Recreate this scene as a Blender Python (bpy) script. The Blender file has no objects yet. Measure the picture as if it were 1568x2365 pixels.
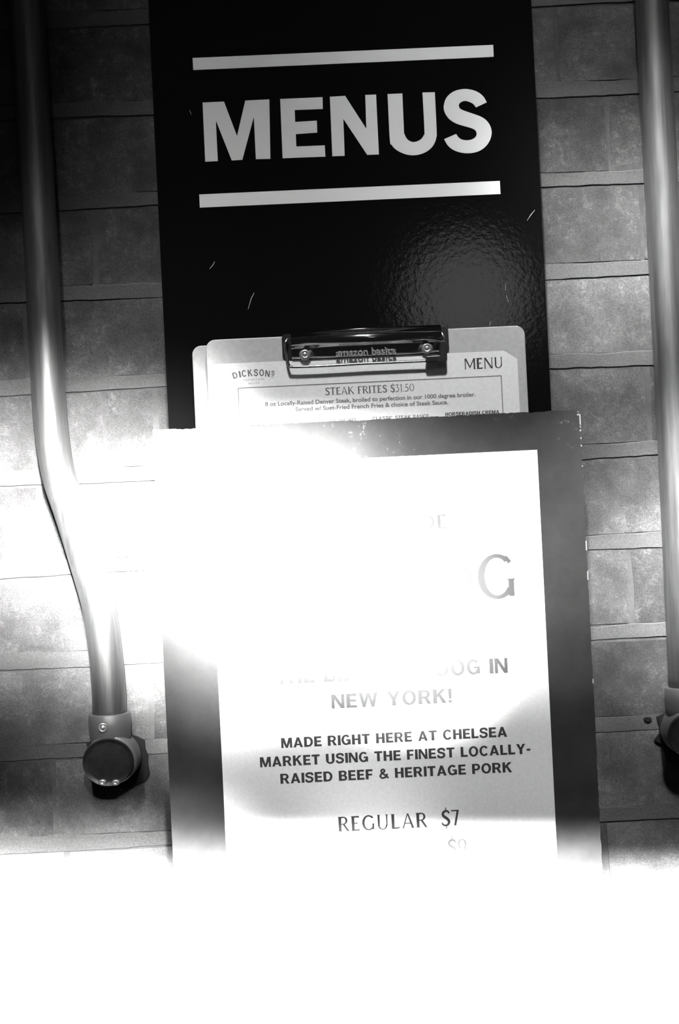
import bpy, bmesh, math, random
from mathutils import Vector, Matrix
from math import sin, cos, pi, radians as R

scn = bpy.context.scene
COL = scn.collection
random.seed(7)

# ------------------------------------------------------------------ camera
W, H, F, D = 1568, 2365, 3267.0, 1.05
cam_d = bpy.data.cameras.new('camera')
cam = bpy.data.objects.new('camera', cam_d)
COL.objects.link(cam)
cam_d.sensor_fit = 'VERTICAL'
cam_d.sensor_height = 36.0
cam_d.lens = 36.0 * F / H
cam_d.clip_start = 0.01
CR = (Matrix.Rotation(R(-0.869), 3, 'Z') @ Matrix.Rotation(R(0.275), 3, 'X')
      @ Matrix.Rotation(R(90), 3, 'X') @ Matrix.Rotation(R(-2.787), 3, 'Z'))
cam.matrix_world = Matrix.Translation((0, -D, 0)) @ CR.to_4x4()
scn.camera = cam

def U(px, py, Y=0.0):
    """point of the photograph -> point on the upright plane y = Y (metres)"""
    d = CR @ Vector(((px - W / 2) / F, -(py - H / 2) / F, -1))
    t = (Y + D) / d.y
    return Vector((d.x * t, Y, d.z * t))

# ------------------------------------------------------------------ world and exposure
scn.view_settings.view_transform = 'Standard'
scn.view_settings.look = 'None'
scn.view_settings.exposure = 0.0
scn.view_settings.gamma = 1.0
scn.view_settings.use_curve_mapping = False
wd = bpy.data.worlds.new('room_air')
scn.world = wd
wd.use_nodes = True
wd.node_tree.nodes['Background'].inputs[0].default_value = (1, 1, 1, 1)
wd.node_tree.nodes['Background'].inputs[1].default_value = 0.012

# ------------------------------------------------------------------ lights: added beams without a real source, imitating a light leak and base light
IX = (CR @ Vector((1, 0, 0))).normalized()

def beam(x0, y0, x1, y1, E, spread, el=27.0, dist=1.7, shape='RECTANGLE'):
    c = U((x0 + x1) / 2, (y0 + y1) / 2, -0.03)
    az = -math.degrees(math.atan2(c.x, 1.1))
    w = (U(x1, y0, -.03) - U(x0, y0, -.03)).length
    h = (U(x0, y1, -.03) - U(x0, y0, -.03)).length
    d = Vector((sin(R(az)) * cos(R(el)), -cos(R(az)) * cos(R(el)), sin(R(el))))
    z = d
    x = (IX - IX.dot(z) * z).normalized()
    y = z.cross(x)
    m = Matrix((x, y, z)).transposed().to_4x4()
    m.translation = c + d * dist
    L = bpy.data.lights.new('added_leak_beam', 'AREA')
    L.shape = shape
    L.size = w * cos(R(az))
    L.size_y = h * cos(R(el))
    L.spread = R(spread)
    area = L.size * L.size_y * (pi / 4 if shape == 'ELLIPSE' else 1)
    L.energy = E * pi * area / cos(R(el))
    o = bpy.data.objects.new('added_leak_beam', L)
    COL.objects.link(o)
    o.matrix_world = m
    return o

# x0, y0, x1, y1 of the pool each added beam throws, its strength, its spread in degrees
for q in (
    (843, -400, 1825, 735, 0.346, 7.2, 50),
    (-299, -82, 1900, 432, 0.00362, 5.6, 50),
    (246, -78, 1451, 885, 0.296, 5.5, 50),
    (1269, 344, 1899, 604, 7.22, 5.5, 50),
    (1240, 403, 1899, 453, 2.73, 5.5, 50),
    (109, 497, 1661, 2180, 0.555, 5.5, 50),
    (-300, 703, 378, 753, 1.91, 5.5, 50),
    (-300, 986, 411, 1333, 20.1, 5.5, 30),
    (-300, 995, 410, 1417, 1.08, 5.5, 30),
    (-300, 996, 1150, 1164, 0.148, 5.5, 30),
    (220, 1045, 426, 1172, 42.3, 5.5, 30),
    (1361, 1080, 1900, 1130, 0.874, 5.5, 30),
    (1470, 1156, 1899, 1252, 57.2, 5.5, 50),
    (213, 1211, 763, 1337, 103, 5.5, 30),
    (468, 1212, 761, 1488, 118, 5.5, 30),
    (563, 1217, 985, 1267, 75.4, 5.5, 30),
    (465, 1270, 525, 1560, 66.3, 5.5, 30),
    (1145, 1289, 1289, 1383, 42, 6.6, 30),
    (141, 1387, 201, 1683, 6.29, 5.5, 30),
    (825, 1433, 1899, 1483, 0.15, 5.5, 30),
    (854, 1447, 1018, 1497, 382, 5.5, 30),
    (986, 1457, 1046, 1507, 1.75, 5.5, 30),
    (553, 1505, 935, 1586, 5.62, 6.9, 30),
    (-300, 1537, 780, 2600, 0.0233, 5.5, 30),
    (-299, 1929, 963, 2600, 0.0967, 2.0, 30),
    (778, 2005, 939, 2606, 4.07, 5.5, 30),
    (-300, 2010, 1900, 2600, 48.9, 2.0, 30),
    (-299, 2060, 445, 2337, 45, 5.5, 30),
):
    beam(*q)
# round lamp mirrored in the glossy sign
def mirror_lamp(px, py, L_, r, rad):
    P = U(px, py, -.018)
    v = (P - Vector((0, -D, 0))).normalized()
    v.y = -v.y
    p = P + v * L_
    L = bpy.data.lights.new('round_lamp', 'AREA')
    L.shape = 'DISK'
    L.size = 2 * r
    L.energy = rad * pi * pi * r * r
    o = bpy.data.objects.new('round_lamp', L)
    COL.objects.link(o)
    o.location = p
    o.rotation_euler = (P - p).to_track_quat('-Z', 'Y').to_euler()
mirror_lamp(1082, 690, 1.5, .105, 1.3)

# ------------------------------------------------------------------ materials
def mat(name, col=.5, rough=.6, metal=0.0, spec=.5, coat=0.0):
    m = bpy.data.materials.new(name)
    m.use_nodes = True
    b = m.node_tree.nodes['Principled BSDF']
    b.inputs['Base Color'].default_value = (col, col, col, 1)
    b.inputs['Roughness'].default_value = rough
    b.inputs['Metallic'].default_value = metal
    b.inputs['Specular IOR Level'].default_value = spec
    b.inputs['Coat Weight'].default_value = coat
    return m, m.node_tree, b

def N(t, kind, **kw):
    n = t.nodes.new(kind)
    for k, v in kw.items():
        if k in n.inputs:
            n.inputs[k].default_value = v
        else:
            setattr(n, k, v)
    return n

def noise(t, scale, detail=4, rough=.6, coord='Object', stretch=None):
    tc = t.nodes.new('ShaderNodeTexCoord')
    n = t.nodes.new('ShaderNodeTexNoise')
    n.inputs['Scale'].default_value = scale
    n.inputs['Detail'].default_value = detail
    n.inputs['Roughness'].default_value = rough
    src = tc.outputs[coord] if coord != 'World' else t.nodes.new('ShaderNodeNewGeometry').outputs['Position']
    if stretch:
        mp = t.nodes.new('ShaderNodeMapping')
        mp.inputs['Scale'].default_value = stretch
        t.links.new(src, mp.inputs['Vector'])
        src = mp.outputs['Vector']
    t.links.new(src, n.inputs['Vector'])
    return n.outputs['Fac']

def ramp(t, fac, stops):
    r = t.nodes.new('ShaderNodeValToRGB')
    els = r.color_ramp.elements
    while len(els) < len(stops):
        els.new(.5)
    for e, (p, c) in zip(els, stops):
        e.position = p
        e.color = (c, c, c, 1)
    t.links.new(fac, r.inputs[0])
    return r.outputs[0]

def mathn(t, op, a, b):
    n = t.nodes.new('ShaderNodeMath')
    n.operation = op
    for i, v in enumerate((a, b)):
        if isinstance(v, (int, float)):
            n.inputs[i].default_value = v
        else:
            t.links.new(v, n.inputs[i])
    return n.outputs[0]

def bump(t, b, h, strength=.3, dist=.001):
    n = t.nodes.new('ShaderNodeBump')
    n.inputs['Strength'].default_value = strength
    n.inputs['Distance'].default_value = dist
    t.links.new(h, n.inputs['Height'])
    t.links.new(n.outputs[0], b.inputs['Normal'])

# bricks: dark worn paint, each brick its own tone, pale lime flecks
M_brick, t, b = mat('worn_brick', .08, .85, 0, .25)
oi = t.nodes.new('ShaderNodeObjectInfo')
base = ramp(t, oi.outputs['Random'], [(0, .055), (.45, .08), (.7, .10), (1, .125)])
cloud = ramp(t, noise(t, 22, 5, .65, 'World'), [(.3, .6), (.7, 1.55)])
fleck = ramp(t, noise(t, 130, 9, .85, 'World'), [(.50, 0.0), (.68, .12)])
zone = ramp(t, noise(t, 22, 4, .7, 'World'), [(.42, 0.0), (.60, 1.0)])
b1 = mathn(t, 'MULTIPLY', base, cloud)
b2 = mathn(t, 'MULTIPLY', fleck, zone)
grit = ramp(t, noise(t, 900, 4, .7, 'World'), [(.3, .62), (.7, 1.38)])
t.links.new(mathn(t, 'MULTIPLY', grit, mathn(t, 'ADD', b1, b2)), b.inputs['Base Color'])
bump(t, b, noise(t, 300, 8, .8, 'World'), .8, .0014)

M_mortar, t, b = mat('smeared_mortar', .15, .9, 0, .2)
mb = ramp(t, noise(t, 30, 5, .65, 'World', stretch=(.4, 1, 1)), [(.25, .075), (.75, .125)])
mg = ramp(t, noise(t, 700, 5, .8, 'World'), [(.3, .65), (.7, 1.35)])
t.links.new(mathn(t, 'MULTIPLY', mb, mg), b.inputs['Base Color'])
bump(t, b, noise(t, 260, 7, .8, 'World'), .7, .0012)

# glossy black sign face with orange peel
M_sign, t, b = mat('glossy_black_paint', .0035, .09, 0, .5)
bump(t, b, noise(t, 260, 3, .6), .075, .0009)
# satin black paint of the holder, chipped and dusty
M_holder, t, b = mat('satin_black_paint', .03, .3, 0, .2)
chips = ramp(t, noise(t, 160, 5, .75), [(.60, 0.0), (.66, .5)])
tc = t.nodes.new('ShaderNodeTexCoord')
sx = t.nodes.new('ShaderNodeSeparateXYZ')
t.links.new(tc.outputs['Object'], sx.inputs[0])
near = t.nodes.new('ShaderNodeMapRange')       # wear near the handled top edge (object origin lies on it)
near.inputs['From Min'].default_value = -.034
near.inputs['From Max'].default_value = -.002
t.links.new(sx.outputs['Z'], near.inputs[0])
wear = mathn(t, 'MULTIPLY', mathn(t, 'MULTIPLY', chips, near.outputs[0]), ramp(t, noise(t, 9, 2), [(.5, .0), (.62, .9)]))
t.links.new(mathn(t, 'ADD', ramp(t, noise(t, 40, 5, .7), [(.3, .026), (.8, .046)]), wear), b.inputs['Base Color'])
bump(t, b, noise(t, 120, 4, .6, stretch=(1, 1, .3)), .2, .0006)

M_white, _, _ = mat('white_vinyl', .8, .45, 0, .3)
M_paper, t, b = mat('paper', .72, .7, 0, .3)
t.links.new(ramp(t, noise(t, 500, 3, .6), [(.3, .68), (.7, .76)]), b.inputs['Base Color'])
M_ink, _, _ = mat('black_ink', .042, .7, 0, .2)
M_greyink, _, _ = mat('grey_ink', .16, .7, 0, .2)
M_paleink, _, _ = mat('pale_ink', .42, .7, 0, .2)
M_board, t, b = mat('clipboard_board', .42, .45, 0, .4)
t.links.new(ramp(t, noise(t, 260, 4, .6), [(.3, .37), (.7, .46)]), b.inputs['Base Color'])
M_chrome, _, _ = mat('chrome', .55, .13, 1.0)
M_dull, _, _ = mat('dark_steel', .015, .25, 0, .5)
M_rubber, _, _ = mat('black_rubber', .012, .4, 0, .5)
M_pipe, t, b = mat('galvanised_pipe', .3, .38, .85)
t.links.new(ramp(t, noise(t, 60, 6, .75, stretch=(3, 3, .12)), [(.3, .15), (.75, .34)]), b.inputs['Base Color'])
t.links.new(ramp(t, noise(t, 90, 5, .7, stretch=(2, 2, .3)), [(.3, .32), (.8, .5)]), b.inputs['Roughness'])
M_cast, t, b = mat('cast_metal', .16, .5, .5)
bump(t, b, noise(t, 400, 3), .3, .0005)
M_cover, t, b = mat('black_cover', .012, .4, 0, .4)
t.links.new(ramp(t, noise(t, 120, 5, .7), [(.4, .01), (.8, .03)]), b.inputs['Base Color'])
M_matt_black, _, _ = mat('matt_black', .015, .9, 0, .2)
M_screw, _, _ = mat('zinc_screw', .5, .35, .8)
M_scratch, _, _ = mat('bare_scratch', .3, .8)

# ------------------------------------------------------------------ helpers
def link(name, me, m=None, parent=None, loc=None):
    o = bpy.data.objects.new(name, me)
    COL.objects.link(o)
    if m and me and not me.materials:
        me.materials.append(m)
    if parent:
        o.parent = parent
    if loc is not None:
        o.location = loc
    return o

def thing(name, label, cat, loc, group=None):
    o = bpy.data.objects.new(name, None)
    o.empty_display_size = .02
    COL.objects.link(o)
    o.location = loc
    o['label'] = label
    o['category'] = cat
    if group:
        o['group'] = group
    return o

def mesh(bm, name='m', smooth=False, origin=(0, 0, 0)):
    bmesh.ops.recalc_face_normals(bm, faces=bm.faces[:])
    if any(origin):
        bmesh.ops.translate(bm, verts=bm.verts[:], vec=-Vector(origin))
    me = bpy.data.meshes.new(name)
    bm.to_mesh(me)
    bm.free()
    if smooth:
        for p in me.polygons:
            p.use_smooth = True
    return me

def box(bm, x0, x1, y0, y1, z0, z1, bev=0.0, seg=2):
    b2 = bmesh.new()
    vs = [b2.verts.new((x, y, z)) for x in (x0, x1) for y in (y0, y1) for z in (z0, z1)]
    for f in ((0, 1, 3, 2), (4, 6, 7, 5), (0, 4, 5, 1), (2, 3, 7, 6), (0, 2, 6, 4), (1, 5, 7, 3)):
        b2.faces.new([vs[i] for i in f])
    bmesh.ops.recalc_face_normals(b2, faces=b2.faces[:])
    if bev:
        bmesh.ops.bevel(b2, geom=b2.edges[:], offset=bev, segments=seg, affect='EDGES', profile=.5)
    tmp = bpy.data.meshes.new('tmp')
    b2.to_mesh(tmp)
    b2.free()
    bm.from_mesh(tmp)
    bpy.data.meshes.remove(tmp)

def prism(bm, pts, yf, yb):
    """closed outline of (x, z) points, front at yf, back at yb"""
    a = [bm.verts.new((p[0], yf, p[1])) for p in pts]
    c = [bm.verts.new((p[0], yb, p[1])) for p in pts]
    bm.faces.new(a)
    bm.faces.new(c[::-1])
    n = len(pts)
    for i in range(n):
        bm.faces.new((a[i], c[i], c[(i + 1) % n], a[(i + 1) % n]))

def rrect(x0, x1, z0, z1, r, n=6, corners='1111'):
    out = []
    for (cx, cz, a0, k) in ((x1 - r, z1 - r, 0, 0), (x0 + r, z1 - r, 90, 1), (x0 + r, z0 + r, 180, 2), (x1 - r, z0 + r, 270, 3)):
        if corners[k] == '1':
            for i in range(n + 1):
                a = R(a0 + 90 * i / n)
                out.append((cx + r * cos(a), cz + r * sin(a)))
        else:
            out.append(((x1, x0, x0, x1)[k], (z1, z1, z0, z0)[k]))
    return out

def spline(pts, n=8):
    out = []
    P = [Vector(p) for p in pts]
    P = [2 * P[0] - P[1]] + P + [2 * P[-1] - P[-2]]
    for i in range(1, len(P) - 2):
        for k in range(n):
            s = k / n
            a, b_, c, d = P[i - 1], P[i], P[i + 1], P[i + 2]
            out.append(.5 * ((2 * b_) + (c - a) * s + (2 * a - 5 * b_ + 4 * c - d) * s * s + (3 * b_ - a - 3 * c + d) * s ** 3))
    out.append(P[-2])
    return out

def tube(bm, pts, r, seg=16, caps=True):
    pts = [Vector(p) for p in pts]
    rings = []
    up = Vector((0, 1, 0))
    for i, p in enumerate(pts):
        tdir = (pts[min(i + 1, len(pts) - 1)] - pts[max(i - 1, 0)]).normalized()
        s = tdir.cross(up)
        if s.length < 1e-4:
            s = tdir.cross(Vector((1, 0, 0)))
        s.normalize()
        u = s.cross(tdir).normalized()
        up = u
        rr = r[i] if isinstance(r, (list, tuple)) else r
        rings.append([bm.verts.new(p + rr * (cos(2 * pi * k / seg) * s + sin(2 * pi * k / seg) * u)) for k in range(seg)])
    for a, c in zip(rings, rings[1:]):
        for k in range(seg):
            bm.faces.new((a[k], a[(k + 1) % seg], c[(k + 1) % seg], c[k]))
    if caps:
        bm.faces.new(rings[0][::-1])
        bm.faces.new(rings[-1])

def lathe_y(bm, prof, c, seg=32, sq=1.0):
    """profile of (radius, y) turned about the y axis through c"""
    rings = []
    for r, y in prof:
        rings.append([bm.verts.new((c[0] + r * cos(2 * pi * k / seg), c[1] + y, c[2] + sq * r * sin(2 * pi * k / seg))) for k in range(seg)])
    for a, d in zip(rings, rings[1:]):
        for k in range(seg):
            bm.faces.new((a[k], a[(k + 1) % seg], d[(k + 1) % seg], d[k]))
    bm.faces.new(rings[0])
    bm.faces.new(rings[-1][::-1])

# ------------------------------------------------------------------ wall of bricks
PZ, Z0 = .0677, .0343            # course height, one mortar line
wall_bm = bmesh.new()
box(wall_bm, -.46, .46, .0009, .10, -.56, .56)
# mortar beds: a smeared strip per joint, almost flush above, dropping into a groove at its foot
def bed(zt):
    n = 150
    rows = [[], [], [], []]
    for i in range(n + 1):
        x = -.46 + .92 * i / n
        w1 = .0009 * sin(x * 37 + zt * 90) + .0005 * sin(x * 141 + zt * 300) + random.uniform(-.0004, .0004)
        w2 = .0007 * sin(x * 23 + zt * 40) + random.uniform(-.0003, .0003)
        for k, (dy, dz) in enumerate(((.0022, .0142 + w1), (.0003, .0122 + w1), (.0000, .0016 + w2), (.0030, .0002 + w2))):
            rows[k].append(wall_bm.verts.new((x, dy, zt + dz)))
    for a, c in zip(rows, rows[1:]):
        for i in range(n):
            wall_bm.faces.new((a[i], a[i + 1], c[i + 1], c[i]))
courses = range(-8, 8)
for k in courses:
    bed(Z0 + k * PZ)
M_bed, t, b = mat('dark_bed_mortar', .075, .9, 0, .2)
t.links.new(ramp(t, noise(t, 60, 6, .7, 'World'), [(.3, .06), (.75, .11)]), b.inputs['Base Color'])
bump(t, b, noise(t, 240, 6, .75), .5, .0012)
wm = mesh(wall_bm)
wm.materials.append(M_mortar)
wm.materials.append(M_bed)
for p in wm.polygons[:6]:
    p.material_index = 1
wall = link('wall_back', wm)
wall['kind'] = 'structure'
wall['label'] = 'old brick wall behind the menu boards and pipes'

# joints read off the photo for the courses that show them; others run on
heads = {3: [-.156, .2515], 1: [-.1165, -.155, .2497], -4: [.202], 5: [-.205], 2: [-.21, .262], 0: [-.205, .272], 4: [-.19, .23]}
def brick_mesh(x0, x1, z0, z1):
    bm = bmesh.new()
    nx, nz = 4, 2
    w, h = x1 - x0, z1 - z0
    cx, cz = (x0 + x1) / 2, (z0 + z1) / 2
    off = random.uniform(-.0004, .0003)
    j = lambda s: random.uniform(-s, s)
    g = []
    for iz in range(nz + 1):
        row = []
        for ix in range(nx + 1):
            ex, ez = ix in (0, nx), iz in (0, nz)
            x = -w / 2 + w * ix / nx + (j(.0012) if not ex else (.001 if ix == 0 else -.001) + j(.0009))
            z = -h / 2 + h * iz / nz + (j(.0012) if not ez else (.0008 if iz == 0 else -.0008) + j(.0006))
            y = off + j(.0004) + (.0004 if ex or ez else 0)
            row.append(bm.verts.new((x, y, z)))
        g.append(row)
    for iz in range(nz):
        for ix in range(nx):
            bm.faces.new((g[iz][ix], g[iz][ix + 1], g[iz + 1][ix + 1], g[iz + 1][ix]))
    loop0 = g[0][:] + [g[i][nx] for i in range(1, nz + 1)] + g[nz][-2::-1] + [g[i][0] for i in range(nz - 1, 0, -1)]
    loop = [bm.verts.new(v.co) for v in loop0]
    back = [bm.verts.new((v.co.x * 1.004, .0035, v.co.z * 1.01)) for v in loop]
    n = len(loop)
    for i in range(n):
        bm.faces.new((loop[i], back[i], back[(i + 1) % n], loop[(i + 1) % n]))
    me = mesh(bm)
    for p in me.polygons[:nx * nz]:
        p.use_smooth = True
    return me, (cx, 0, cz)

for k in range(-8, 8):
    z1 = Z0 + k * PZ + .0008
    z0 = Z0 + (k - 1) * PZ + .0118
    idx = k
    xs = sorted(heads.get(idx, []))
    if not xs:
        xs = [(-.205, -.13, -.17)[k % 3]]
    header = k % 6 == 0
    L_ = .2
    pts = [xs[0]]
    while pts[0] > -.44:
        pts.insert(0, pts[0] - (L_ / 2 if header else L_))
    for q in xs[1:]:
        gap = q - pts[-1]
        m_ = max(1, round(gap / L_))
        for i in range(1, m_ + 1):
            pts.append(xs[0] + 0 if False else q - gap + gap * i / m_)
    while pts[-1] < .44:
        pts.append(pts[-1] + (L_ / 2 if header else L_))
    for a, c in zip(pts, pts[1:]):
        a, c = max(a, -.46), min(c, .46)
        if c - a < .02:
            continue
        me, loc = brick_mesh(a + .0008, c - .0008, z0, z1)
        link('brick', me, M_brick, wall, loc)
hp = U(1495, 1661, 0)
bm = bmesh.new()
prism(bm, [(hp.x + .0028 * cos(a) * (1 + .2 * sin(3 * a)), hp.z + .0017 * sin(a)) for a in [2 * pi * i / 12 for i in range(12)]], -.0016, .004)
link('hole_shade_disc', mesh(bm), M_matt_black, wall)  # raised dark disc, its colour standing in for the shade inside a small hole

# ------------------------------------------------------------------ the MENUS sign
BX0, BX1, BF = -.1057, .1743, -.018
sign = thing('menus_sign', 'tall glossy black sign board reading MENUS between two white lines', 'sign', ((BX0 + BX1) / 2, 0, -.43))
def place(o, parent):
    """keep world coordinates when hung under a thing with a plain offset"""
    o.parent = parent
    o.location = Vector(o.location) - Vector(parent.location)
    return o
bm = bmesh.new()
box(bm, BX0, BX1, BF, -.006, -.43, .50, .0007, 2)
bd = place(link('board_panel', mesh(bm), M_sign), sign)
bm = bmesh.new()
for x in (-.06, .12):
    box(bm, x, x + .02, -.007, .0015, -.42, .49)
bt = place(link('batten', mesh(bm), M_dull), sign)

def px_poly(pts, ox, oy, sc, Y):
    out = []
    for (x, y) in pts:
        p = U(ox + x / sc, oy + y / sc, Y)
        out.append((p.x, p.z))
    return out
SX = .7654
letters = {
 'M': [(133,347),(230,343),(289,499),(326,338),(435,333),(440,602),(374,604),(365,412),(313,606),(265,609),(193,428),(202,612),(145,615)],
 'E': [(484,331),(676,323),(677,376),(550,381),(552,435),(650,429),(652,483),(555,490),(557,546),(686,541),(689,592),(495,599)],
 'N': [(709,321),(778,317),(874,466),(869,313),(918,311),(931,582),(878,584),(770,421),(776,588),(720,590)],
 'U': [(970,309),(1037,306),(1044,470),(1047,490),(1056,509),(1070,521),(1088,526),(1108,521),(1124,510),(1134,494),(1137,475),(1128,302),(1184,300),(1192,470),(1191,505),(1180,536),(1160,560),(1133,576),(1100,585),(1068,585),(1036,576),(1008,560),(989,539),(980,512)],
 'S': [(1419,346),(1370,369),(1358,354),(1342,345),(1322,340),(1305,344),(1294,354),(1294,368),(1303,378),(1325,387),(1360,399),(1392,411),(1416,427),(1433,450),(1441,478),(1437,508),(1423,535),(1402,556),(1372,571),(1335,577),(1298,573),(1265,560),(1242,540),(1226,513),(1281,489),(1290,503),(1305,514),(1328,518),(1352,514),(1368,503),(1373,489),(1368,474),(1352,464),(1322,455),(1285,444),(1256,428),(1236,406),(1225,379),(1226,352),(1236,326),(1255,306),(1282,292),(1318,286),(1352,290),(1382,302),(1405,322)],
}
CORN = ('U', 'S')
def smooth_outline(pts, corners):
    out = []
    n_ = len(pts)
    for a_, b_ in zip(corners, corners[1:] + (corners[0] + n_,)):
        seg_ = [Vector((pts[i_ % n_][0], pts[i_ % n_][1], 0)) for i_ in range(a_, b_ + 1)]
        if len(seg_) > 2:
            out += [(v.x, v.y) for v in spline(seg_, 4)[:-1]]
        else:
            out.append((seg_[0].x, seg_[0].y))
    return out
for ch, pts in letters.items():
    if ch in CORN:
        cs = tuple(i_ for i_, p_ in enumerate(pts) if p_ in ((970,309),(1037,306),(1128,302),(1184,300),(1419,346),(1370,369),(1226,513),(1281,489)))
        pts = smooth_outline(pts, cs)
    bm = bmesh.new()
    prism(bm, px_poly(pts, 400, 60, 1.96, BF), BF - .0004, BF + .0001)
    place(link('letter', mesh(bm), M_white), sign)
for (zt, zb) in ((.3410, .3322), (.2412, .2316)):
    bm = bmesh.new()
    box(bm, -.0753, .1446, BF - .0004, BF + .0001, zb, zt)
    place(link('stripe', mesh(bm), M_white), sign)
# scratches worn through the gloss
bm = bmesh.new()
for seg in ([(496, 604), (491, 613), (484, 621)], [(587, 676), (580, 690), (573, 714)], [(1235, 485), (1226, 496), (1217, 510)],
            [(1168, 653), (1167, 672)], [(1169, 682), (1174, 696)], [(1134, 742), (1130, 752)], [(438, 254), (442, 266)]):
    P = [U(x, y, BF) for x, y in seg]
    n = len(P)
    a, c = [], []
    for i, p in enumerate(P):
        d = (P[min(i + 1, n - 1)] - P[max(i - 1, 0)]).normalized()
        w = .00028 if 0 < i < n - 1 else .00014
        s = Vector((-d.z, 0, d.x)) * w
        a.append(bm.verts.new((p.x + s.x, BF - .00012, p.z + s.z)))
        c.append(bm.verts.new((p.x - s.x, BF - .00012, p.z - s.z)))
    for i in range(n - 1):
        bm.faces.new((a[i], a[i + 1], c[i + 1], c[i]))
sc_ = place(link('scratch_marks', mesh(bm), M_scratch), sign)
sc_['kind'] = 'stuff'

# ------------------------------------------------------------------ lettering: drawn glyphs, unit cap height
def ring(cx, cz, ro, rz, ri, rzi, a0, a1, n=14):
    q = []
    for i in range(n):
        A, B = R(a0 + (a1 - a0) * i / n), R(a0 + (a1 - a0) * (i + 1) / n)
        q.append([(cx + ro * cos(A), cz + rz * sin(A)), (cx + ro * cos(B), cz + rz * sin(B)),
                  (cx + ri * cos(B), cz + rzi * sin(B)), (cx + ri * cos(A), cz + rzi * sin(A))])
    return q
def rc(x0, z0, x1, z1):
    return [[(x0, z0), (x1, z0), (x1, z1), (x0, z1)]]
def strip(pts, w, n=6):
    P = [Vector((p[0], 0, p[1])) for p in pts]
    P = spline(P, n) if n else P
    q, prev = [], None
    for i, p in enumerate(P):
        d = (P[min(i + 1, len(P) - 1)] - P[max(i - 1, 0)]).normalized()
        f = i / (len(P) - 1)
        ww = w(f) if callable(w) else w
        s = Vector((-d.z, 0, d.x)) * ww / 2
        cur = ((p.x + s.x, p.z + s.z), (p.x - s.x, p.z - s.z))
        if prev:
            q.append([prev[0], cur[0], cur[1], prev[1]])
        prev = cur
    return q
def qd(*p):
    return [list(p)]

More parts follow.
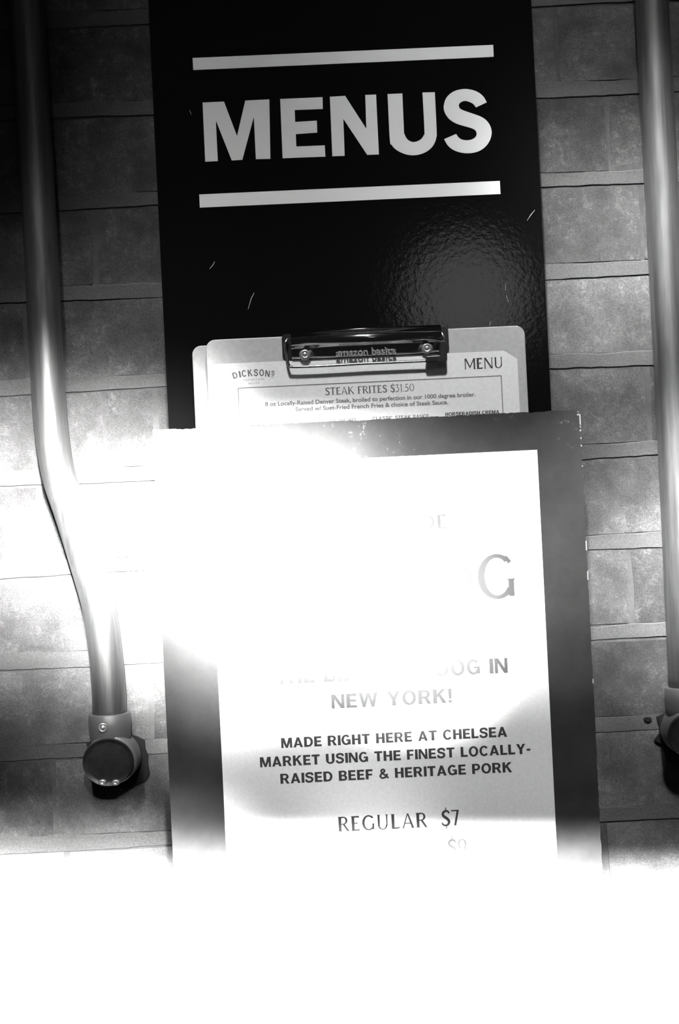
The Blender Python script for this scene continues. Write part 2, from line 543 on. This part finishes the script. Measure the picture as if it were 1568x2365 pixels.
s, h = .25, .19
def bold(c):
    if c == 'A': return .86, qd((0,0),(.225,0),(.53,1),(.32,1)) + qd((.86,0),(.625,0),(.33,1),(.54,1)) + rc(.2,.2,.66,.36)
    if c == 'B': return .74, rc(0,0,s,1) + rc(s,0,.46,h) + rc(s,.83,.43,1) + rc(s,.43,.46,.585) + ring(.43,.735,.275,.265,.07,.1,-90,90) + ring(.46,.28,.28,.28,.07,.115,-90,90)
    if c == 'C': return .80, ring(.42,.5,.42,.52,.205,.345,38,322,26)
    if c == 'D': return .80, rc(0,0,s,1) + rc(s,0,.36,h) + rc(s,1-h,.36,1) + ring(.36,.5,.44,.5,.225,.325,-90,90,18)
    if c == 'E': return .66, rc(0,0,s,1) + rc(s,0,.66,h) + rc(s,1-h,.64,1) + rc(s,.415,.6,.585)
    if c == 'F': return .62, rc(0,0,s,1) + rc(s,1-h,.62,1) + rc(s,.39,.57,.56)
    if c == 'G': return .84, ring(.42,.5,.42,.52,.205,.345,42,340,26) + rc(.44,.39,.82,.54) + rc(.64,.04,.82,.5)
    if c == 'H': return .78, rc(0,0,s,1) + rc(.78-s,0,.78,1) + rc(s,.415,.78-s,.59)
    if c == 'I': return .215, rc(0,0,s,1)
    if c == 'J': return .6, rc(.6-s,.3,.6,1) + ring(.3,.3,.3,.32,.09,.14,180,360,14)
    if c == 'K': return .82, rc(0,0,s,1) + qd((.16,.3),(.16,.56),(.54,1),(.8,1)) + qd((.3,.54),(.46,.66),(.83,0),(.57,0))
    if c == 'L': return .62, rc(0,0,s,1) + rc(s,0,.62,h)
    if c == 'M': return .98, rc(0,0,.2,1) + rc(.78,0,.98,1) + qd((0,1),(.3,1),(.57,0),(.41,0)) + qd((.98,1),(.68,1),(.41,0),(.57,0))
    if c == 'N': return .80, rc(0,0,.2,1) + rc(.6,0,.8,1) + qd((0,1),(.235,1),(.8,0),(.565,0))
    if c == 'O': return .86, ring(.43,.5,.43,.52,.215,.345,0,360,30)
    if c == 'P': return .72, rc(0,0,s,1) + rc(s,.83,.42,1) + rc(s,.345,.42,.515) + ring(.42,.672,.30,.328,.09,.16,-90,90)
    if c == 'R': return .80, rc(0,0,s,1) + rc(s,.83,.44,1) + rc(s,.39,.44,.55) + ring(.44,.695,.30,.305,.085,.14,-90,90) + qd((.34,.46),(.56,.46),(.80,0),(.56,0))
    if c == 'S': return .74, strip([(.665,.70),(.60,.87),(.38,.93),(.165,.86),(.125,.70),(.22,.58),(.40,.52),(.58,.43),(.63,.28),(.56,.13),(.36,.065),(.14,.13),(.07,.31)], lambda f: .185 + .02 * sin(pi * f), 5)
    if c == 'T': return .72, rc(.36-s/2,0,.36+s/2,1) + rc(0,1-h,.72,1)
    if c == 'U': return .78, rc(0,.32,s,1) + rc(.78-s,.32,.78,1) + ring(.39,.36,.39,.38,.175,.2,180,360,20)
    if c == 'W': return 1.16, qd((0,1),(.21,1),(.42,0),(.22,0)) + qd((.22,0),(.40,0),(.67,1),(.49,1)) + qd((.49,1),(.67,1),(.94,0),(.76,0)) + qd((.74,0),(.94,0),(1.16,1),(.95,1))
    if c == 'X': return .8, qd((0,0),(.25,0),(.8,1),(.55,1)) + qd((.8,0),(.55,0),(0,1),(.25,1))
    if c == 'Y': return .82, qd((0,1),(.25,1),(.52,.4),(.31,.4)) + qd((.82,1),(.57,1),(.30,.4),(.51,.4)) + rc(.41-s/2,0,.41+s/2,.46)
    if c == '-': return .34, rc(0,.3,.34,.48)
    if c == '!': return .22, rc(0,0,.22,.2) + qd((.03,.28),(.19,.28),(.23,1),(-.01,1))
    if c == '&': return .86, strip([(.84,.03),(.55,.32),(.26,.62),(.22,.82),(.36,.92),(.50,.82),(.46,.66),(.22,.47),(.11,.27),(.22,.09),(.42,.07),(.62,.2),(.74,.46)], .17, 5)
    return .34, []

k, tn = .185, .10
def sf(x, z, w, up):            # small flared foot
    hgt = .05
    return qd((x - w, z), (x + w, z), (x + w * .5, z + (hgt if up else -hgt)), (x - w * .5, z + (hgt if up else -hgt)))
def st(x, z0=0, z1=1, w=None):  # stem with flared feet
    w = w or k
    return rc(x - w / 2, z0, x + w / 2, z1) + sf(x, z0, w * .85, True) + sf(x, z1, w * .85, False)
def serif(c):
    if c == 'A': return .80, qd((.03,0),(.12,0),(.42,1),(.36,1)) + qd((.80,0),(.64,0),(.36,1),(.44,1)) + rc(.2,.3,.6,.365) + sf(.07,0,.08,True) + sf(.72,0,.12,True)
    if c == 'D': return .84, st(.14) + rc(.14,0,.4,tn) + rc(.14,1-tn,.4,1) + ring(.38,.5,.44,.5,.30,.43,-90,90,18)
    if c == 'E': return .60, st(.14) + rc(.14,0,.54,tn) + rc(.14,1-tn,.5,1) + rc(.14,.48,.44,.55) + qd((.5,0),(.58,.14),(.53,.14),(.46,.05)) + qd((.46,1),(.54,1),(.54,.87),(.50,.87))
    if c == 'F': return .56, st(.14) + rc(.14,1-tn,.52,1) + rc(.14,.46,.45,.53) + qd((.46,1),(.55,1),(.55,.87),(.51,.87))
    if c == 'G': return .82, ring(.44,.5,.42,.52,.265,.43,48,325,26) + rc(.68,.04,.80,.42) + qd((.66,.98),(.76,.84),(.70,.78),(.6,.9)) + sf(.74,.44,.1,False)
    if c == 'H': return .84, st(.14) + st(.70) + rc(.14,.48,.7,.55)
    if c == 'I': return .28, st(.14)
    if c == 'K': return .80, st(.14) + qd((.18,.46),(.24,.40),(.68,1),(.58,1)) + qd((.26,.52),(.36,.60),(.84,0),(.66,0))
    if c == 'L': return .60, st(.14) + rc(.14,0,.55,tn) + qd((.5,0),(.6,.15),(.54,.15),(.46,.05))
    if c == 'M': return 1.04, st(.10,0,1,.08) + st(.92,0,1,.14) + qd((.05,1),(.20,1),(.55,.2),(.50,.1)) + qd((.97,1),(.86,1),(.48,.2),(.52,.1))
    if c == 'N': return .86, st(.12,0,1,.08) + st(.76,0,1,.08) + qd((.05,1),(.22,1),(.80,0),(.66,0))
    if c == 'O': return .92, ring(.46,.5,.44,.52,.275,.43,0,360,32)
    if c == 'R': return .74, st(.14) + rc(.14,1-tn,.36,1) + rc(.14,.46,.36,.53) + ring(.36,.73,.28,.27,.145,.2,-90,90) + qd((.30,.5),(.44,.5),(.76,0),(.60,0))
    if c == 'S' or c == '$':
        g = strip([(.52,.80),(.46,.92),(.32,.965),(.17,.90),(.11,.76),(.18,.62),(.34,.50),(.47,.36),(.49,.20),(.38,.06),(.22,.04),(.08,.12),(.05,.22)], lambda f: .10 + .085 * sin(pi * f) ** 2, 5)
        if c == '$': g = g + rc(.28,.95,.34,1.18) + rc(.28,-.18,.34,.06)
        return .56, g
    if c == 'T': return .70, st(.35) + rc(.02,1-tn,.68,1) + qd((.0,1),(.07,1),(.05,.86),(0,.86)) + qd((.70,1),(.63,1),(.65,.86),(.70,.86))
    if c == 'U': return .84, rc(.10,.3,.235,1) + rc(.66,.3,.74,1) + ring(.42,.32,.32,.335,.20,.27,180,360,20) + sf(.17,1,.12,False) + sf(.70,1,.10,False)
    if c == '0': return .64, ring(.32,.5,.30,.51,.20,.45,0,360,28)
    if c == '1': return .34, st(.20,0,1,.11) + qd((.04,.84),(.06,.78),(.2,.88),(.2,1))
    if c == '3': return .52, strip([(.07,.98),(.42,.96)], .08, 0) + strip([(.42,.97),(.22,.62)], .07, 0) + strip([(.2,.6),(.40,.55),(.46,.32),(.36,.1),(.18,.02),(.04,.05)], .10, 5)
    if c == '5': return .54, strip([(.48,.97),(.16,.97)], .08, 0) + strip([(.17,1),(.13,.56)], .07, 0) + strip([(.13,.56),(.34,.56),(.45,.32),(.34,.1),(.18,.02),(.04,.05)], .10, 5)
    if c == '7': return .56, rc(.02,.92,.5,1) + qd((.40,1),(.54,1),(.32,0),(.18,0)) + sf(.25,0,.11,True)
    if c == '9': return .60, ring(.29,.68,.27,.32,.165,.25,0,360,24) + strip([(.50,.68),(.46,.3),(.28,0)], .11, 5)
    if c == '.': return .16, rc(.03,0,.13,.1)
    return .32, []

def text_mesh(body, font, x0, x1, z, cap, yf, gap=.11, trans=None):
    quads, x = [], 0
    for ch in body:
        w, g = font(ch)
        quads += [[(p[0] + x, p[1]) for p in q] for q in g]
        x += w + gap
    x -= gap
    sxx = (x1 - x0) / x
    bm = bmesh.new()
    for qi, q in enumerate(quads):
        try:
            vs = [bm.verts.new((x0 + p[0] * sxx, yf - 5e-6 * (qi % 19), z + p[1] * cap)) for p in q]
            f = bm.faces.new(vs)
        except ValueError:
            pass
    me = bpy.data.meshes.new('print')
    for f in bm.faces:
        f.normal_update()
        if f.normal.y > 0:
            f.normal_flip()
    bm.to_mesh(me)
    bm.free()
    return me

def font_mesh(body, x0, x1, z, cap, yf, off=.02, ex=0.0):
    """built-in type for the small print, turned into a mesh"""
    c = bpy.data.curves.new('t', 'FONT')
    c.body = body
    c.offset = off
    c.extrude = ex
    o = bpy.data.objects.new('t', c)
    COL.objects.link(o)
    dg = bpy.context.evaluated_depsgraph_get()
    me = bpy.data.meshes.new_from_object(o.evaluated_get(dg))
    bpy.data.objects.remove(o)
    xs = [v.co.x for v in me.vertices]
    a, b_ = min(xs), max(xs)
    for v in me.vertices:
        v.co = Vector((x0 + (v.co.x - a) / (b_ - a) * (x1 - x0), yf - v.co.z, z + v.co.y / .69 * cap))
    me.materials.clear()
    return me

def span(pl, pr, Y):
    """baseline end points in the photo -> x0, x1 and mean height on the plane"""
    a, b_ = U(pl[0], pl[1], Y), U(pr[0], pr[1], Y)
    return a.x, b_.x, (a.z + b_.z) / 2
CAP = 1 / F     # metres per pixel at unit distance

# ------------------------------------------------------------------ clipboards and sheets
def rivet_mesh(c):
    bm = bmesh.new()
    lathe_y(bm, [(.0042, 0), (.0042, -.0006), (.0030, -.0012), (.0022, -.0014), (.0018, -.0006), (.0014, -.0010), (.0007, -.0014)], c, 20)
    return mesh(bm, smooth=True)

def make_clipboard(x0, zt, yf, label, name='clipboard'):
    """9 x 12.5 inch board, front face at yf"""
    t_ = thing(name, label, 'clipboard', (x0, yf + .003, zt - .3175), 'clipboards in the holder')
    bm = bmesh.new()
    prism(bm, rrect(x0, x0 + .2286, zt - .3175, zt, .0065), yf, yf + .003)
    o = link('board', mesh(bm), M_board)
    bv = o.modifiers.new('b', 'BEVEL'); bv.width = .0006; bv.segments = 2; bv.limit_method = 'ANGLE'
    place(o, t_)
    # clip, modelled from the photo and carried by the board
    ox = x0 - (-.0743)
    oz = zt - .1322
    def c(px, py):
        p = U(620 + px / 3.564, 740 + py / 3.564, -.042)
        return p.x + ox, p.z + oz
    xl, xr = c(112, 230)[0], c(1488, 200)[0]
    ztop = c(800, 78)[1]
    zr = c(800, 150)[1]                 # middle of the roll
    zbot = .1150 + oz
    bm = bmesh.new()
    prism(bm, rrect(xl, xr, zbot, ztop, .003), yf - .0012, yf - .0001)
    clip = link('clip', mesh(bm), M_dull)
    place(clip, t_)
    clip['label'] = 'low dark steel clip plate riveted to the clipboard'
    # raised face with curved top roll
    def sub(nm, bm_, m_, smooth=False, lab=None):
        o_ = link(nm, mesh(bm_, smooth=smooth), m_)
        o_.parent = clip
        o_.location = -Vector(t_.location)  + (Vector((0, 0, 0)))
        o_.location = Vector((0, 0, 0))
        if lab: o_['label'] = lab
        return o_
    bm = bmesh.new()
    xa, xb = c(178, 0)[0], c(1416, 0)[0]
    prof = [(-.0013, zbot + .0002), (-.0026, zbot + .0008), (-.0030, zbot + .0025), (-.0036, zr - .0052), (-.0040, zr - .0044), (-.0056, zr - .0036), (-.0074, zr - .0020), (-.0080, zr), (-.0076, zr + .0022),
            (-.0062, zr + .0040), (-.0046, zr + .0048), (-.0040, zr + .0060), (-.0030, zr + .0072), (-.0013, zr + .0078)]
    A = [bm.verts.new((xa, yf + p[0], p[1])) for p in prof]
    B = [bm.verts.new((xb, yf + p[0], p[1])) for p in prof]
    for i in range(len(prof) - 1):
        bm.faces.new((A[i], B[i], B[i + 1], A[i + 1]))
    bm.faces.new(A); bm.faces.new(B[::-1])
    sub('spring_roll', bm, M_chrome, True, 'chrome spring roll across the top of the clip')
    for pxp in ((300, 280), (1305, 228)):
        x, z = c(*pxp)
        me = rivet_mesh((x, yf - .0030, z))
        o_ = link('rivet', me, M_screw)
        o_.parent = clip
    bm = bmesh.new()
    Yw = yf - .0060
    wp = [c(155, 150), c(140, 195), c(146, 260), c(160, 345), c(172, 372), c(200, 387), c(450, 379), c(800, 359), c(1290, 338), c(1400, 333), c(1436, 318), c(1440, 260), c(1436, 150), c(1425, 100)]
    P = [Vector((p[0], Yw + (.0015 if i in (0, 13) else 0), p[1])) for i, p in enumerate(wp)]
    tube(bm, spline(P, 6), .00100, 10)
    sub('wire_bail', bm, M_chrome, True, 'bent chrome wire that presses the sheet down')
    bm = bmesh.new()
    pts = [c(1292, 300), c(1400, 293), c(1408, 180), c(1425, 168), c(1452, 175), c(1462, 190), c(1467, 330), c(1452, 350), c(1300, 357), c(1290, 345)]
    prism(bm, pts, Yw - .0024, Yw + .0022)
    o_ = sub('rubber_corner', bm, M_rubber, False, 'black rubber corner cap on the wire')
    bv = o_.modifiers.new('b', 'BEVEL'); bv.width = .0007; bv.segments = 2; bv.limit_method = 'ANGLE'
    bm = bmesh.new()
    for k_ in range(4):
        a, b_ = c(1310, 312 + 9 * k_), c(1385, 308 + 9 * k_)
        box(bm, a[0], b_[0], Yw - .0028, Yw - .0022, (a[1] + b_[1]) / 2 - .0003, (a[1] + b_[1]) / 2 + .0003)
    sub('grip_rib', bm, M_rubber)['kind'] = 'stuff'
    a, b_ = c(555, 296), c(1050, 272)
    me = font_mesh('amazon basics', a[0], b_[0], (a[1] + b_[1]) / 2 - .0002, .0048, yf - .0042, .012, .0004)
    o_ = link('embossed_lettering', me, M_screw)
    o_.parent = clip
    return t_

cb1 = make_clipboard(-.0743, .1322, -.0385, 'front clipboard with chrome clip holding the sheet headed MENU')
cb2 = make_clipboard(-.0855, .1302, -.0245, 'rear clipboard peeking out left behind the front clipboard')

def text_parts(sheet, items, yf):
    for it in items:
        kind, body, pl, pr, caph, m_ = it[:6]
        x0, x1, z = span(pl, pr, yf)
        cap = caph * (D + yf) * CAP
        if kind == 'b': me = text_mesh(body, bold, x0, x1, z, cap, yf - .00012, it[6] if len(it) > 6 else .11)
        elif kind == 's': me = text_mesh(body, serif, x0, x1, z, cap, yf - .00012, it[6] if len(it) > 6 else .08)
        else: me = font_mesh(body, x0, x1, z, cap, yf - .00012, it[6] if len(it) > 6 else .022)
        o = link('printed_text', me, m_)
        o.parent = sheet

# menu sheet on the front clipboard
ms = -.0392
sheet = thing('menu_sheet', 'white MENU sheet with STEAK FRITES text clipped on the front clipboard', 'menu', (.039, ms, -.165))
bm = bmesh.new()
a1, a2 = U(1160, 803, ms), U(1190, 829, ms)
prism(bm, [(-.0700, -.165), (.1479, -.165), (.1479, a2.z), (a1.x + .001, .1146), (-.0700, .1146)], ms, ms + .0002)
pg = place(link('paper', mesh(bm), M_paper), sheet)
holder0 = bpy.data.objects.new('x', None)
def under(o, parent_part, root):
    o.parent = parent_part
    return o
items = [
 ('s', 'MENU', (1072.5, 853.6), (1162, 849), 25, M_ink, .06),
 ('s', 'STEAK FRITES $31.50', (751.5, 913.6), (957, 902), 17, M_greyink, .07),
 ('f', '8 oz Locally-Raised Denver Steak, broiled to perfection in our 1000 degree broiler.', (612.5, 940), (1098, 913.6), 9.4, M_greyink, .02),
 ('f', 'Served w/ Suet-Fried French Fries & choice of Steak Sauce.', (682.5, 950.7), (1035, 932.6), 9.4, M_greyink, .02),
 ('b', 'CHIMICHURRI', (564, 986), (640, 982), 8.5, M_greyink),
 ('b', 'BEEF & RED WINE AU JUS', (678, 981), (822.5, 973.5), 8.5, M_greyink),
 ('b', 'CLASSIC STEAK SAUCE', (860.6, 971.5), (990.6, 965), 8.5, M_greyink),
 ('b', 'HORSERADISH CREMA', (1028.5, 961.8), (1153, 955.2), 8.5, M_ink),
 ('b', 'FARMSTAND', (562, 879.8), (610.4, 877.6), 4, M_paleink, .3),
 ('b', 'MEATS', (574, 887.8), (600, 886.6), 4, M_paleink, .3),
]
# logo letters on a shallow arch
def logo(sheetpart):
    bm = bmesh.new()
    for ch, cx, cy, w, hh, rot in (('D', 372, 235, 95, 122, 13), ('I', 467, 213, 30, 125, 9), ('C', 553, 197, 92, 130, 6), ('K', 675, 186, 88, 130, 4),
                                   ('S', 792, 180, 82, 130, 0), ('O', 908, 182, 95, 130, -2), ('N', 1026, 198, 88, 122, -8), ('S', 1135, 190, 62, 92, -6), ('-', 1120, 268, 62, 95, -5)):
        cw, g = bold(ch)
        p = U(500 + cx / 8.711, 840 + cy / 8.711, ms)
        kx = w / 8.711 * CAP * D / cw
        kz = hh / 8.711 * CAP * D
        zc = .39 if ch == '-' else .5
        kk = .5 if ch == '-' else 1
        a = R(rot)
        for q in g:
            vs = []
            for (x, z) in q:
                lx, lz = (x - cw / 2) * kx, (z - zc) * kz * kk
                vs.append(bm.verts.new((p.x + lx * cos(a) - lz * sin(a), ms - .00012, p.z + lx * sin(a) + lz * cos(a))))
            try: bm.faces.new(vs)
            except ValueError: pass
    o = link('printed_logo', mesh(bm), M_greyink)
    o.parent = sheetpart
text_parts(pg, items, ms)
logo(pg)
bm = bmesh.new()
fx0, fx1, fz = U(549, 898, ms).x, U(1158, 864, ms).x, U(850, 881.5, ms).z
for q in ((fx0, fx1, fz - .0006, fz), (fx0, fx0 + .0006, -.14, fz), (fx1 - .0006, fx1, -.14, fz)):
    vs = [bm.verts.new(p) for p in ((q[0], ms - .0001, q[2]), (q[1], ms - .0001, q[2]), (q[1], ms - .0001, q[3]), (q[0], ms - .0001, q[3]))]
    bm.faces.new(vs)
o = link('printed_border', mesh(bm), M_greyink)
o.parent = pg

rs = -.0252
sheet2 = thing('menu_sheet', 'plain white sheet edge showing on the rear clipboard at the left', 'menu', (.02, rs, -.17))
bm = bmesh.new()
q = U(466, 850, rs)
prism(bm, [(-.0785, -.17), (.137, -.17), (.139, .108), (-.0752, .108)], rs, rs + .0002)
place(link('paper', mesh(bm), M_paper), sheet2)

# ------------------------------------------------------------------ holder with the hot dog poster on its front
HX0, HX1, HT, HB, HF, HBk = -.1128, .1870, .0685, -.405, -.060, -.018
hold = thing('menu_holder', 'wide black wooden holder carrying the white hot dog poster, clipboards standing in it', 'menu holder', ((HX0 + HX1) / 2, HBk, HB))
def rough_panel(x0, x1, y0, y1, z0, z1):
    """panel whose top and right edges are nicked from use"""
    top, n = [], 170
    for i in range(n + 1):
        x = x1 - (x1 - x0) * i / n
        d = random.choice((0, 0, 0, 0, 0, .0002, .0004)) + (.0004 if int(i / 7) % 5 == 2 else 0) if 0 < i < n else 0
        top.append((x, z1 - d))
    right = []
    for i in range(160):
        z = z0 + (z1 - z0) * i / 160
        right.append((x1 - (random.choice((0, 0, 0, 0, .0002, .0004)) if i else 0), z))
    bm = bmesh.new()
    prism(bm, right + top + [(x0, z0)], y0, y1)
    return bm
org = Vector(((HX0 + HX1) / 2, HF, HT))
me = mesh(rough_panel(HX0, HX1, HF, HF + .012, HB, HT), origin=org)
front = place(link('front_panel', me, M_holder, loc=org), hold)
for x0, x1 in ((BX0 - .0002, BX0 + .010), (BX1 - .010, BX1 + .0002)):
    bm = bmesh.new()
    box(bm, x0, x1, HF + .012, HBk - .0001, HB, HT - .001, .0004)
    org = Vector(((x0 + x1) / 2, HF, HT - .001))
    me = bm
    me = mesh(bm, origin=org)
    place(link('side_panel', me, M_holder, loc=org), hold)
bm = bmesh.new()
box(bm, BX0 + .0102, BX1 - .0102, HF + .012, HBk - .0001, HB, HB + .010)
place(link('bottom_panel', mesh(bm), M_holder), hold)
# bare wood chips along the right edge
bm = bmesh.new()
for (y0, y1) in ((957, 981), (984, 987), (992, 996), (1010, 1014), (1027, 1031), (1075, 1078), (1250, 1272), (1320, 1340), (1570, 1580)):
    a, b_ = U(1340, y0, HF), U(1340, y1, HF)
    xx = HX1
    box(bm, xx - .0006, xx + .00025, HF - .00015, HF + .003, b_.z, a.z)
ch = place(link('wood_chip', mesh(bm), M_scratch), hold)
ch['kind'] = 'stuff'

PS = HF - .0004
bm = bmesh.new()
prism(bm, [(-.0758, -.385), (.1556, -.385), (.1556, .0416), (-.0750, .0416)], PS, HF - .0001)
poster = place(link('poster', mesh(bm), M_paper), hold)
poster['label'] = 'white printed hot dog poster on the black front'
g1 = U(1189, 1380, PS)
cxm = .0398
def X2px(x, y):                      # inverse look-up for centring unseen line starts
    lo, hi = 0, 1568
    for _ in range(30):
        m_ = (lo + hi) / 2
        if U(m_, y, PS).x < x: lo = m_
        else: hi = m_
    return lo
items = [
 ('s', 'HOUSE MADE', (X2px(2 * cxm - U(1033, 1220, PS).x, 1235), 1236), (1033, 1220), 32, M_ink, .1),
 ('s', 'HOT DOG', (X2px(2 * cxm - g1.x, 1410), 1411), (1191, 1380), 101, M_ink, .08),
 ('b', 'THE BEST HOT DOG IN', (637, 1582), (1173, 1553), 35, M_ink),
 ('b', 'NEW YORK!', (766, 1638), (1044, 1622), 33, M_ink),
 ('b', 'MADE RIGHT HERE AT CHELSEA', (650, 1730), (1171, 1699), 23, M_ink),
 ('b', 'MARKET USING THE FINEST LOCALLY-', (601, 1774), (1225, 1738), 23, M_ink),
 ('b', 'RAISED BEEF & HERITAGE PORK', (648, 1812), (1182, 1781), 23, M_ink),
 ('s', 'REGULAR', (781, 1921), (987, 1910), 34, M_ink, .12),
 ('s', '$7', (1020, 1908), (1062, 1906), 36, M_ink, .08),
 ('s', '$9', (1034, 1975), (1080, 1973), 36, M_ink, .08),
]
text_parts(poster, items, PS)

# ------------------------------------------------------------------ pipes and their round end fittings
PY = -.0132
def conduit(label, centre, zend, mx=0.0):
    """centre: list of photo points along the pipe; the fitting sits at its foot"""
    P = [U(x, y, PY) for x, y in centre]
    foot = P[-1]
    root = thing('conduit_pipe', label, 'pipe', (foot.x, 0, foot.z - .05), 'vertical pipes on the brick wall')
    bm = bmesh.new()
    pts = [P[0] + (P[0] - P[1]).normalized() * .22] + P
    tube(bm, spline(pts, 8), .01235, 32)
    place(link('pipe', mesh(bm, smooth=True), M_pipe), root)
    # hub sleeve
    zt = foot.z + .0005
    bm = bmesh.new()
    prof = [(.0148, 0), (.0155, -.0008), (.0154, -.010), (.0151, -.015), (.0146, -.020), (.0120, -.024)]
    tube(bm, [(foot.x, PY, zt + d) for r_, d in prof], [r_ for r_, d in prof], 32)
    place(link('hub_sleeve', mesh(bm, smooth=True), M_cast), root)
    cz = zt - .0325
    bm = bmesh.new()
    lathe_y(bm, [(.0195, .0125), (.0197, .004), (.0193, -.011), (.0183, -.0140)], (foot.x + .0012, PY, cz), 40, .93)
    place(link('round_box', mesh(bm, smooth=True), M_cast), root)
    bm = bmesh.new()
    lathe_y(bm, [(.0183, -.0138), (.0185, -.0156), (.0176, -.0164), (.0160, -.0158), (.0150, -.0156), (.004, -.0156)], (foot.x - .0002, PY, cz - .0008), 40, .93)
    place(link('cover', mesh(bm, smooth=False), M_cover), root)['label'] = 'black round cover disc'
    for dx, dz in ((-.0048, -.0148), (.0046, -.0155)):
        bm = bmesh.new()
        lathe_y(bm, [(.0028, .002), (.0030, -.0010), (.0022, -.0022), (.0010, -.0022), (.0008, -.0014)], (foot.x + dx, PY - .0156, cz + dz), 14, .7)
        place(link('cover_screw', mesh(bm, smooth=True), M_screw), root)
    bm = bmesh.new()
    lathe_y(bm, [(.0032, .003), (.0034, -.0006), (.0026, -.0012), (.0021, -.0004), (.0016, -.0006), (.0009, -.0016)], (foot.x - .0030, PY - .0150, zt - .0085), 18)
    place(link('set_screw', mesh(bm, smooth=True), M_screw), root)
    # irregular dark plate on the wall around the fitting
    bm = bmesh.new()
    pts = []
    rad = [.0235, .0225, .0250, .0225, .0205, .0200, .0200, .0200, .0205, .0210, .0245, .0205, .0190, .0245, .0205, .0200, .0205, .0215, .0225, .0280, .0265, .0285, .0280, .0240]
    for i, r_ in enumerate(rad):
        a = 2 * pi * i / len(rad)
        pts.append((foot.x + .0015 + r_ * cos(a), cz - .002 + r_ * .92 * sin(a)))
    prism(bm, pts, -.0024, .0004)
    place(link('dark_patch', mesh(bm), M_matt_black), root)
    return root
conduit('left pipe bending right above its round black fitting', [(61, 0), (88, 450), (106, 800), (118, 980), (135, 1095), (166, 1190), (200, 1300), (228, 1400), (243, 1500), (250, 1580), (253, 1648)], 0)
conduit('straight right-hand pipe cut by the photo edge', [(1505, 0), (1530, 480), (1557, 1000), (1575, 1400), (1583, 1587)], 0)
bpy.data.objects.remove(holder0)
